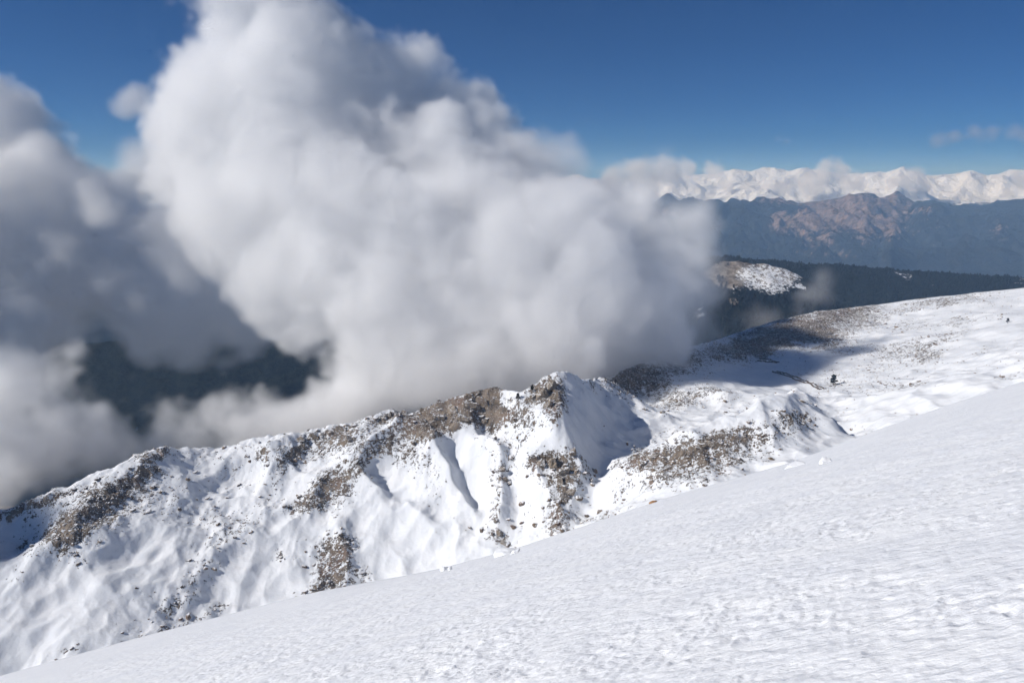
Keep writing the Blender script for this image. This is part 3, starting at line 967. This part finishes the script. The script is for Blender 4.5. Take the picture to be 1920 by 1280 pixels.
# ------------------------------------------------------------------ trees
def tree_mesh(rng):
    """Trunk and crown of a mountain pine 12 m tall."""
    tv, tf = [], []
    for lvl, (h, r) in enumerate([(-1.0, .34), (3, .26), (7, .17), (11, .05)]):
        ox, oy = .25 * rng.normal() * (h > 0), .25 * rng.normal() * (h > 0)
        for k in range(6):
            a = k / 6 * 6.283
            tv.append((ox + r * math.cos(a), oy + r * math.sin(a), h))
    for l in range(3):
        for k in range(6):
            a, b = l * 6 + k, l * 6 + (k + 1) % 6
            tf.append((a, b, b + 6, a + 6))
    for _ in range(7):                        # limbs
        h, a = 3.5 + 6 * rng.random(), rng.random() * 6.283
        ln = 1.2 + 1.8 * (11.5 - h) / 8
        e = (math.cos(a) * ln, math.sin(a) * ln, h + .5)
        b = len(tv)
        tv += [(0, 0, h - .12), (0, 0, h + .12), e, (e[0], e[1], e[2] - .06)]
        tf.append((b, b + 1, b + 2, b + 3))
    trunk = mesh_from_arrays('trunk', tv, np.array(tf), M_BARK)
    cv, cf = [], []
    for _ in range(30):                       # leaf clumps in flat-topped tiers
        h = 3.2 + 8.6 * rng.random()
        rad = (3.1 * (1 - ((h - 3.2) / 9.2) ** 1.4) + .25) * (0.35 + 0.65 * rng.random())
        a = rng.random() * 6.283
        cx, cy_ = math.cos(a) * rad, math.sin(a) * rad
        for _ in range(9):
            p = np.array([cx, cy_, h]) + rng.normal(size=3) * (.62, .62, .34)
            q = rng.normal(size=3) * .55
            s = rng.normal(size=3) * (.55, .55, .25)
            b = len(cv)
            cv += [p - q, p + s, p + q, p - s]
            cf.append((b, b + 1, b + 2, b + 3))
    crown = mesh_from_arrays('crown', np.array(cv), np.array(cf), M_NEEDLE, smooth=False)
    return trunk, crown


TREES = [tree_mesh(rng) for _ in range(4)]


def z_hills(x, y):
    th = (np.arctan(x / y) - math.atan(-0.95)) / (2 * math.atan(0.95)) * (HX.shape[1] - 1)
    ri = np.interp(y, yh, np.arange(len(yh)))
    j = np.clip(np.asarray(th).astype(int), 0, HX.shape[1] - 2)
    i = np.clip(np.asarray(ri).astype(int), 0, HX.shape[0] - 2)
    fj, fi = th - j, ri - i
    return ((HZ[i, j] * (1 - fj) + HZ[i, j + 1] * fj) * (1 - fi) + (HZ[i + 1, j] * (1 - fj) + HZ[i + 1, j + 1] * fj) * fi)


def pine(x, y, z, s, label, group=None):
    o = empty('pine_tree', (x, y, z), rng.random() * 6.28)
    o.scale = (s * (1 + .15 * rng.normal()), s * (1 + .15 * rng.normal()), s)
    tk, cr = TREES[int(rng.integers(4))]
    link('trunk', tk, o)
    link('crown', cr, o)
    tag(o, label, 'tree', group)


for u, v, s, lab in [(971, 750, .55, 'small dark tree standing in the notch just left of the sharp summit'), (998, 733, .5, 'small dark bush-like tree on the crest against the sharp summit'), (1562, 722, 1.15, 'dark tree at the lower end of the snowy track'), (1889, 606, .6, 'lone dark tree on the sunlit snow of the far shoulder')]:
    x, y, z = ridge_hit(u, v)
    pine(x, y, z - .2, s, lab)


def hill_hit(u, v, y0=1700, y1=3600):
    d = at(u, v, 1.0)
    yy = np.linspace(y0, y1, 1500)
    b = z_hills(d[0] * yy, yy) > d[2] * yy
    k = int(np.argmax(b)) if b.any() else -1
    return d[0] * yy[k], yy[k], float(z_hills(np.array(d[0] * yy[k]), np.array(yy[k])))


# the fringe of pines along the foot of the snowy knoll
fringe = []
for k in range(300):
    t_ = rng.random()
    u = 1345 + 215 * t_
    top = np.interp(u, [1345, 1370, 1400, 1440, 1470, 1500, 1530, 1560], [512, 530, 545, 556, 553, 548, 530, 518])
    v = top + 4 + 44 * rng.random() ** 1.5
    x, y, z = hill_hit(u, v)
    if any((x - a) ** 2 + (y - b) ** 2 < 60 for a, b in fringe):
        continue
    fringe.append((x, y))
    pine(x, y, z - 1.5, 0.8 + .55 * rng.random(), 'dark pine in the ' + ('left' if u < 1410 else 'middle' if u < 1480 else 'right') + ' part of the tree fringe below the snowy knoll', 'pines below the knoll')
    if len(fringe) >= 120:
        break

# the forest beyond, one dark mass
hu, hv = pix(HX, HY, HZ)
fm = (hu > 1230) & (hu < 2050) & (hv > 470) & (hv < 660) & (HY < 3050) & (HY > 1750) & (kn < 0.2) & (HZ > -640)
fm &= fbm(HX, HY, 150, 3, 151) < 0.42
fi_, fj_ = np.nonzero(fm)
wa = np.gradient(HX, axis=1)[fi_, fj_] * np.gradient(HY, axis=0)[fi_, fj_]
NT_ = 18000
k = rng.choice(len(fi_), NT_, p=wa / wa.sum())
tx = HX[fi_, fj_][k] + rng.normal(size=NT_) * 5
ty = HY[fi_, fj_][k] + rng.normal(size=NT_) * 8
tz = z_hills(tx, ty)
hs = (4 + 8 * rng.random(NT_) ** 1.6) * (1 + 0.35 * fbm(tx, ty, 120, 2, 153))
tiers = []
tri = []
for q, (h0, h1, rr) in enumerate([(0.05, .62, .34), (.36, .86, .30), (.66, 1.0, .19)]):
    base = rng.random((NT_, 5)) * .5 + np.arange(5)[None] / 5 * 6.283
    rad = rr * hs[:, None] * (.7 + .6 * rng.random((NT_, 5)))
    ring = np.stack([tx[:, None] + rad * np.cos(base), ty[:, None] + rad * np.sin(base), (tz - 1 + hs * h0)[:, None] + 0.06 * hs[:, None] * rng.normal(size=(NT_, 5))], -1)
    top = np.stack([tx + .3 * rng.normal(size=NT_), ty, tz - 1 + hs * h1], -1)[:, None]
    tiers.append(np.concatenate([ring, top], 1))
    for e in range(5):
        tri.append((q * 6 + e, q * 6 + (e + 1) % 5, q * 6 + 5))
TV = np.concatenate(tiers, 1)
TF = np.array(tri)[None] + (np.arange(NT_) * 18)[:, None, None]
tag(link('forest', mesh_from_arrays('forest', TV, TF.reshape(-1, 3), M_NEEDLE, smooth=False)), 'dense dark pine forest covering the hills behind the snowy shoulder', 'forest', kind='stuff')

# ------------------------------------------------------------------ the track across the far hollow
root = empty('path', ridge_hit(1500, 716))
tag(root, kind='structure')
for line in ([(1447, 697), (1470, 703), (1500, 714), (1525, 724), (1540, 730)], [(1456, 696), (1480, 703), (1505, 712), (1530, 722), (1548, 729)], [(1420, 676), (1440, 679), (1458, 680)], [(1424, 674), (1445, 675), (1462, 679)]):
    pts = [np.array(ridge_hit(u, v)) for u, v in line]
    P = []
    for a, b in zip(pts[:-1], pts[1:]):
        for s in np.linspace(0, 1, 14, endpoint=False):
            P.append(a + (b - a) * s)
    P.append(pts[-1])
    P = np.array(P)
    T = np.gradient(P[:, :2], axis=0)
    T /= np.linalg.norm(T, axis=1)[:, None] + 1e-9
    Nn = np.stack([-T[:, 1], T[:, 0]], 1)
    P[:, :2] += Nn * (.5 * rng.normal(size=len(P)))[:, None]
    rows = []
    for off, hh in [(-1.5, -.5), (-.8, .7), (.1, 1.0), (.8, .6), (1.5, -.5)]:
        xy = P[:, :2] + Nn * (off * (.8 + .5 * rng.random(len(P))))[:, None]
        rows.append(np.concatenate([xy, (z_ridge(xy[:, 0], xy[:, 1]) + hh * (.5 + .8 * rng.random(len(P))))[:, None]], 1))
    W = np.stack(rows, 0) - np.array(root.location)[None, None]
    link('verge', mesh_from_arrays('verge', W, grid_faces(*W.shape[:2]), M_TRACK), root)

# ------------------------------------------------------------------ lumps on the edge of the near snow slope
def fore_hit(u, v):
    d = at(u, v, 1.0)
    yy = np.linspace(4, 110, 3000)
    hz = h_fore(d[0] * yy, yy) + crust(d[0] * yy, yy)
    b = hz > d[2] * yy
    k = int(np.argmax(b)) if b.any() else int(np.argmin(d[2] * yy - hz))
    return d[0] * yy[k], yy[k], float(hz[k])


def clump(u, v, sx, sy, sz, label, mat, name='snow_clump', cat='snow clump', sub=3):
    x, y, z = fore_hit(u, v)
    vv, ff = rock_shape(rng, sub, 34 if mat is M_CLUMP else 9, 0.13)
    me = mesh_from_arrays(name, vv * np.array([sx, sy, sz]), ff, mat)
    o = link(name, me)
    o.location = (x, y, z + sz * .15)
    o.rotation_euler = (0, -0.25, 0)
    tag(o, label, cat)


clump(948, 1038, .62, .5, .22, 'large rounded snow clump on the edge of the near slope under the rock ribs', M_CLUMP)
clump(966, 1036, .24, .2, .14, 'lumpy greyish snow chunk at the end of the large rounded clump', M_CLUMP)
clump(833, 1069, .2, .2, .2, 'small leaning snow clump, first of a pair on the slope edge', M_CLUMP)
clump(844, 1068, .12, .12, .17, 'smallest pointed snow chunk, second of a pair on the slope edge', M_CLUMP)
clump(1546, 868, .27, .24, .22, 'round snow ball lying on the near slope below the pointed snow knob', M_CLUMP)
clump(1490, 874, .5, .4, .10, 'low snow hummock just below the edge of the near slope', M_CLUMP)
clump(1226, 942, .32, .25, .14, 'rusty orange rock poking over the edge of the near snow slope', M_ORANGE, 'rock', 'rock', 2)

# ------------------------------------------------------------------ clouds: air filled with droplets, as real volumes
def mat_cloud(name, aniso, albedo):
    t = NT(name)
    pv = t.n('ShaderNodeVolumePrincipled')
    pv.inputs['Color'].default_value = (*albedo, 1)
    pv.inputs['Density'].default_value = 1.0
    pv.inputs['Anisotropy'].default_value = aniso
    t.t.links.new(pv.outputs[0], t.out.inputs['Volume'])
    return t.m


M_CLOUD = mat_cloud('cloud_droplets', 0.0, (0.996, 0.996, 0.996))


M_SHADED = mat_cloud('shaded_cloud_droplets', 0.0, (0.80, 0.75, 0.77))  # darker mauve droplets: the shade on these clouds is painted into their colour


def lattice_noise(shape, cell, rng):
    L = rng.random([int(s / cell) + 6 for s in shape]).astype(np.float32) * 2 - 1
    off = rng.random(3)
    for ax in range(3):
        p = np.arange(shape[ax]) / cell + off[ax]
        i = p.astype(int)
        f = p - i
        sh = [1, 1, 1]
        sh[ax] = -1
        ws = ((1 - f) ** 3 / 6, (3 * f ** 3 - 6 * f ** 2 + 4) / 6, (-3 * f ** 3 + 3 * f ** 2 + 3 * f + 1) / 6, f ** 3 / 6)
        L = sum(np.take(L, i + k, axis=ax) * w.reshape(sh).astype(np.float32) for k, w in enumerate(ws))
    return L * 2.3


def cloud(label, blobs, vox, sigma, seed, cell, amp, soft, smooth=25.0, billow=0.25, group=None, deep=1.0, puffs=4, swell=0.94, mat=None):
    """A cloud grown round puffs (photo u, v, metres ahead, radius in photo pixels)."""
    rng = np.random.default_rng(seed)
    c = np.array([at(b[0], b[1], b[2]) for b in blobs])
    r = np.array([b[3] * b[2] / F for b in blobs]) * swell
    dp = np.array([b[4] if len(b) > 4 else deep for b in blobs])
    kc, kr, kd = [c], [r], [dp]
    for ci, ri, di in zip(c, r, dp):            # smaller puffs budding from each large one
        n = rng.normal(size=(puffs, 3))
        n /= np.linalg.norm(n, axis=1)[:, None]
        q = rng.uniform(0.28, 0.5, puffs) * ri
        kc.append(ci + n * ((ri - 0.45 * q)[:, None]) * np.array([1, di, 1]))
        kr.append(q)
        kd.append(np.ones(puffs))
    c, r, dp = np.concatenate(kc), np.concatenate(kr), np.concatenate(kd)
    pad = amp * 0.9 + vox * 2
    ext = np.stack([r, r * dp, r], 1) + pad
    lo, hi = (c - ext).min(0), (c + ext).max(0)
    dims = np.ceil((hi - lo) / vox).astype(int) + 1
    ax = [(lo[i] + np.arange(dims[i]) * vox).astype(np.float32) for i in range(3)]
    acc = np.zeros(dims, np.float32)
    for ci, ri, di in zip(c, r, dp):
        R = ri + pad + smooth * 2.5
        Rv = (R, R * di, R)
        s = tuple(slice(max(0, int((ci[i] - Rv[i] - lo[i]) / vox)), min(dims[i], int((ci[i] + Rv[i] - lo[i]) / vox) + 2)) for i in range(3))
        X = [((ax[i][s[i]] - ci[i]) / (di if i == 1 else 1.0)) ** 2 for i in range(3)]
        q = np.sqrt(X[0][:, None, None] + X[1][None, :, None] + X[2][None, None, :]) - ri
        acc[s] += np.exp(np.clip(-q / smooth, -20, 20))
    sd = smooth * np.log(acc + 1e-6)
    nz = np.zeros(dims, np.float32)
    a, cl = 1.0, cell / vox
    while cl > 1.6:
        n = lattice_noise(dims, cl, rng)
        nz += a * (billow * (np.abs(n) * 1.5 - 0.45) + (1 - billow) * n * 0.8)
        a *= 0.68
        cl *= 0.5
    d = np.clip((sd + amp * nz) / soft, 0, 1)
    d = d * d * (3 - 2 * d) * sigma
    # fade at the edge of the box so that nothing is cut off
    for i in range(3):
        e = np.minimum(np.arange(dims[i]), dims[i] - 1 - np.arange(dims[i])) / 2.0
        sh = [1, 1, 1]
        sh[i] = -1
        d *= np.clip(e, 0, 1).reshape(sh).astype(np.float32)
    me = bpy.data.meshes.new('cloud')
    me.vertices.add(d.size)
    add_attr(me, 'droplets', d)
    me.materials.append(M_CLOUD)
    g = bpy.data.node_groups.new('droplet_grid', 'GeometryNodeTree')
    g.interface.new_socket('Geometry', in_out='INPUT', socket_type='NodeSocketGeometry')
    g.interface.new_socket('Geometry', in_out='OUTPUT', socket_type='NodeSocketGeometry')
    N, L = g.nodes, g.links.new
    gi, go = N.new('NodeGroupInput'), N.new('NodeGroupOutput')
    vc = N.new('GeometryNodeVolumeCube')
    vc.inputs['Min'].default_value = lo
    vc.inputs['Max'].default_value = lo + (dims - 1) * vox
    for i, k in enumerate('XYZ'):
        vc.inputs['Resolution ' + k].default_value = int(dims[i])
    si = N.new('GeometryNodeSampleIndex')
    si.data_type = 'FLOAT'
    si.domain = 'POINT'
    na = N.new('GeometryNodeInputNamedAttribute')
    na.data_type = 'FLOAT'
    na.inputs[0].default_value = 'droplets'
    po = N.new('GeometryNodeInputPosition')

    def vm(op, x, y=None):
        m = N.new('ShaderNodeVectorMath')
        m.operation = op
        L(x, m.inputs[0])
        if y is not None:
            m.inputs[1].default_value = y
        return m
    p = vm('SUBTRACT', po.outputs[0], lo).outputs[0]
    p = vm('MULTIPLY', p, (1 / vox,) * 3).outputs[0]
    p = vm('ADD', p, (.5, .5, .5)).outputs[0]
    p = vm('FLOOR', p).outputs[0]
    ix = vm('DOT_PRODUCT', p, (float(dims[1] * dims[2]), float(dims[2]), 1.0)).outputs['Value']
    src = bpy.data.objects.new('droplet_data', me)
    oi = N.new('GeometryNodeObjectInfo')
    oi.inputs['Object'].default_value = src
    L(oi.outputs['Geometry'], si.inputs['Geometry'])
    L(na.outputs[0], si.inputs['Value'])
    L(ix, si.inputs['Index'])
    L(si.outputs[0], vc.inputs['Density'])
    sm = N.new('GeometryNodeSetMaterial')
    L(vc.outputs[0], sm.inputs[0])
    sm.inputs['Material'].default_value = mat or M_CLOUD
    L(sm.outputs[0], go.inputs[0])
    vol = bpy.data.volumes.new('cloud')
    vol.materials.append(mat or M_CLOUD)
    o = link('cloud', vol)
    md = o.modifiers.new('droplets', 'NODES')
    md.node_group = g
    tag(o, label, 'cloud', group)
    print('CLOUD', dims, d.size / 1e6, float((d > 0).mean()))
    return o


cloud('towering white cumulus rising from behind the rocky ridge',
      [(475, 0, 1150, 66), (545, 40, 1150, 50), (425, 85, 1120, 70), (540, 120, 1100, 78), (595, 100, 1120, 34), (355, 165, 1120, 56), (450, 200, 1080, 120), (560, 230, 1060, 110), (310, 230, 1150, 44), (320, 290, 1150, 60), (420, 320, 1080, 100),
       (530, 340, 1020, 135), (690, 235, 1120, 75), (640, 340, 1050, 130), (750, 195, 1180, 60), (805, 175, 1180, 52), (860, 195, 1180, 52), (895, 255, 1150, 60), (780, 310, 1080, 125), (955, 335, 1130, 52), (1020, 375, 1120, 42), (890, 400, 1020, 135),
       (1010, 430, 1000, 110), (1090, 465, 1000, 80), (640, 460, 980, 150), (760, 480, 950, 150), (900, 520, 930, 140), (1040, 540, 940, 120), (1140, 545, 960, 85), (1215, 540, 990, 45), (1225, 605, 970, 48), (1165, 630, 940, 66),
       (1080, 640, 900, 90), (960, 630, 880, 115), (830, 620, 880, 130), (710, 600, 900, 115), (590, 530, 950, 90), (570, 580, 930, 55), (740, 700, 850, 75), (850, 700, 840, 78), (950, 690, 830, 62), (1040, 680, 840, 50), (690, 750, 860, 46), (1110, 665, 880, 50), (1220, 650, 960, 38),
       (1150, 490, 960, 56), (1130, 555, 900, 70), (1110, 500, 900, 75), (640, 160, 1120, 55), (665, 200, 1110, 62), (705, 165, 1150, 46), (600, 170, 1100, 70),
       (1190, 425, 1080, 42), (1130, 385, 1090, 40), (1255, 450, 1090, 40), (400, 380, 1040, 80), (470, 440, 1000, 95), (520, 500, 970, 90), (380, 250, 1080, 80)],
      3.4, 0.033, 3, 95.0, 31.0, 21.0, 16.0, billow=0.42, puffs=4, swell=0.9)
cloud('feathered wispy end of the big cumulus, thinning out in front of the far mountains',
      [(985, 315, 1130, 54), (1050, 355, 1120, 52), (1105, 405, 1100, 54), (1165, 430, 1010, 55), (1200, 480, 1000, 62), (1235, 520, 990, 64), (1275, 445, 1010, 36), (1292, 415, 1010, 22), (1290, 500, 990, 42), (1290, 560, 985, 46), (1290, 615, 980, 44), (1235, 610, 970, 64), (1330, 590, 1020, 34), (1180, 650, 940, 56)],
      4.6, 0.032, 61, 95.0, 46.0, 60.0, 18.0, billow=0.15, puffs=2, swell=1.0)
cloud('small bright puff at the edge of the towering cumulus against the sky', [(250, 190, 1300, 20), (268, 175, 1300, 14), (235, 205, 1300, 11)], 4.0, 0.03, 41, 50.0, 14.0, 18.0, 9.0)
cloud('dark grey cloud bank hanging over the valley, lit only on its top',
      [(-30, 210, 1700, 55), (20, 240, 1700, 45), (-60, 300, 1650, 110), (60, 310, 1650, 75), (140, 360, 1650, 75), (220, 420, 1600, 85), (300, 450, 1600, 75), (60, 430, 1550, 130), (180, 500, 1550, 110), (320, 525, 1500, 82), (410, 520, 1500, 72), (455, 560, 1500, 46), (400, 470, 1560, 60), (480, 530, 1540, 60), (60, 520, 1450, 105), (200, 530, 1450, 58), (310, 545, 1450, 42), (-60, 570, 1400, 115), (30, 600, 1300, 50), (490, 575, 1500, 34), (390, 430, 1560, 52), (440, 460, 1500, 52),
       (-200, 330, 1650, 130), (-270, 270, 1320, 150), (-300, 460, 1300, 180), (-500, 240, 1200, 160), (-480, 380, 1200, 220), (-740, 200, 1100, 190), (-760, 360, 1100, 240), (-180, 420, 1400, 120)],  # puffs left of the view, added to keep the sun off the bank
      6.5, 0.022, 5, 120.0, 50.0, 38.0, 24.0, billow=0.4)
cloud('sunlit scrap of cloud floating before the dark cloud bank', [(175, 370, 1050, 18), (195, 392, 1050, 15), (160, 348, 1050, 11), (210, 404, 1050, 8)], 3.6, 0.022, 43, 45.0, 16.0, 24.0, 9.0)
cloud('torn pale shreds of cloud drifting low in front of the dark bank', [(300, 480, 1050, 20), (345, 515, 1050, 16), (250, 560, 1050, 16), (90, 480, 1050, 20), (50, 570, 1000, 24), (280, 420, 1080, 14), (180, 540, 1050, 14)], 3.8, 0.0085, 47, 55.0, 30.0, 42.0, 10.0, billow=0.1)
cloud('ragged wisps of mist drifting across the dark valley gap', [(250, 680, 1300, 26), (420, 640, 1300, 30), (590, 690, 1100, 30), (600, 650, 1100, 30), (500, 785, 1000, 20), (330, 790, 950, 16), (390, 800, 930, 18), (625, 740, 1000, 28), (190, 760, 950, 18)], 4.5, 0.006, 49, 55.0, 34.0, 50.0, 12.0, billow=0.1)
cloud('unseen cloud out beyond the low end of the ridge, added to shade it', [(-1980, 253, 440, 150), (-2200, 240, 440, 190), (-2100, 130, 440, 150)], 5.0, 0.05, 51, 60.0, 16.0, 24.0, 12.0)  # out of view, added to cast shade on the ridge end
cloud('farther grey cloud behind the dark bank, added to shade the valley', [(60, 420, 2700, 110), (-100, 400, 2900, 150), (-330, 360, 2800, 200), (230, 460, 2700, 90), (-600, 400, 2600, 240), (380, 490, 2800, 75), (-350, 550, 2500, 150), (290, 350, 2500, 26), (260, 335, 2500, 18)], 18.0, 0.016, 45, 260.0, 70.0, 90.0, 45.0)  # mostly hidden puffs, added to throw shade over the valley forest
cloud('low white fog lapping against the back of the ridge',
      [(-80, 800, 720, 110), (40, 740, 740, 75), (100, 790, 740, 70), (165, 822, 760, 50), (60, 860, 690, 80), (170, 850, 730, 45), (240, 838, 760, 32), (300, 836, 780, 26), (370, 828, 790, 20), (430, 836, 790, 18), (480, 822, 800, 17), (540, 812, 810, 19), (600, 802, 820, 22), (650, 778, 840, 32), (-60, 700, 760, 80), (30, 685, 780, 36), (110, 700, 780, 26), (-200, 900, 640, 110), (-20, 920, 640, 50), (310, 790, 880, 14), (680, 700, 900, 36), (420, 790, 860, 16), (510, 770, 900, 12)],
      3.6, 0.040, 7, 60.0, 28.0, 28.0, 12.0, billow=0.4)
cloud('small pale wisp of mist rising in front of the dark pine forest',
      [(1538, 520, 1600, 26), (1520, 555, 1560, 34), (1550, 545, 1580, 26), (1500, 585, 1520, 26)],
      5.0, 0.016, 9, 50.0, 22.0, 60.0, 12.0)
cloud('thin grey mist trailing along the edge of the far shoulder below the cumulus',
      [(1440, 600, 1420, 26), (1390, 610, 1330, 30), (1345, 605, 1200, 36), (1320, 560, 1150, 34), (1300, 480, 1150, 26)],
      5.0, 0.012, 10, 60.0, 22.0, 60.0, 12.0)
FARG = 'clouds along the snowy range'
for lab, bl, sd in [
        ('broad grey cloud over the near end of the snowy range, touching the big cumulus', [(1150, 335, 12500, 36), (1200, 330, 12500, 38), (1250, 325, 12600, 34), (1220, 352, 12200, 26), (1290, 318, 13500, 24), (1335, 318, 13500, 20), (1180, 310, 12600, 18)], 21),
        ('rounded cumulus with a bright top in front of the middle of the snowy range', [(1548, 312, 13000, 22), (1578, 325, 13000, 24), (1540, 335, 12800, 26), (1592, 345, 12800, 20), (1512, 342, 12800, 18), (1470, 348, 12800, 15), (1440, 352, 12800, 12)], 22),
        ('small grey cloud before the pointed snowy summit', [(1710, 328, 13500, 17), (1695, 340, 13500, 18), (1728, 344, 13500, 16), (1670, 352, 13200, 12)], 23),
        ('thin pale cloud clinging to the snowfields between the two rounded clouds', [(1370, 348, 13000, 16), (1400, 357, 13000, 14), (1350, 338, 13000, 15), (1435, 350, 13000, 10)], 24),
        ('little cloud at the far end of the snowy range by the picture edge', [(1915, 335, 13500, 13), (1890, 362, 13000, 13), (1930, 357, 13000, 18)], 25)]:
    cloud(lab, bl, 28.0, 0.0048, sd, 260.0, 105.0, 150.0, 60.0, group=FARG, puffs=2)
cloud('long thin mauve cloud floating alone in the blue sky over the range',
      [(1760, 266, 7500, 14), (1790, 256, 7500, 14), (1825, 247, 7500, 17), (1860, 246, 7500, 16), (1895, 252, 7500, 16), (1925, 255, 7500, 17), (1960, 250, 7500, 18)], 18.0, 0.006, 31, 170.0, 34.0, 90.0, 30.0, mat=M_SHADED)
cloud('tiny faint cloud alone in the sky above the range', [(1458, 262, 7500, 8), (1476, 266, 7500, 7)], 18.0, 0.005, 33, 110.0, 24.0, 60.0, 20.0, mat=M_SHADED)

# ------------------------------------------------------------------ the air itself
t = NT('thin_blue_air')
pv = t.n('ShaderNodeVolumePrincipled')
pv.inputs['Color'].default_value = (0.38, 0.62, 1.0, 1)
pv.inputs['Absorption Color'].default_value = (1, 1, 1, 1)
pv.inputs['Density'].default_value = 5.8e-5
pv.inputs['Anisotropy'].default_value = 0.0
t.t.links.new(pv.outputs[0], t.out.inputs['Volume'])
hx, hy0, hy1, hz0, hz1 = 30000, -3000, 32000, -1300, 700
hv = [(sx * hx, yy, zz) for zz in (hz0, hz1) for yy in (hy0, hy1) for sx in (-1, 1)]
hf = [(0, 2, 3, 1), (4, 5, 7, 6), (0, 1, 5, 4), (2, 6, 7, 3), (0, 4, 6, 2), (1, 3, 7, 5)]
haze = tag(link('haze', mesh_from_arrays('haze', hv, hf, t.m)), kind='stuff')
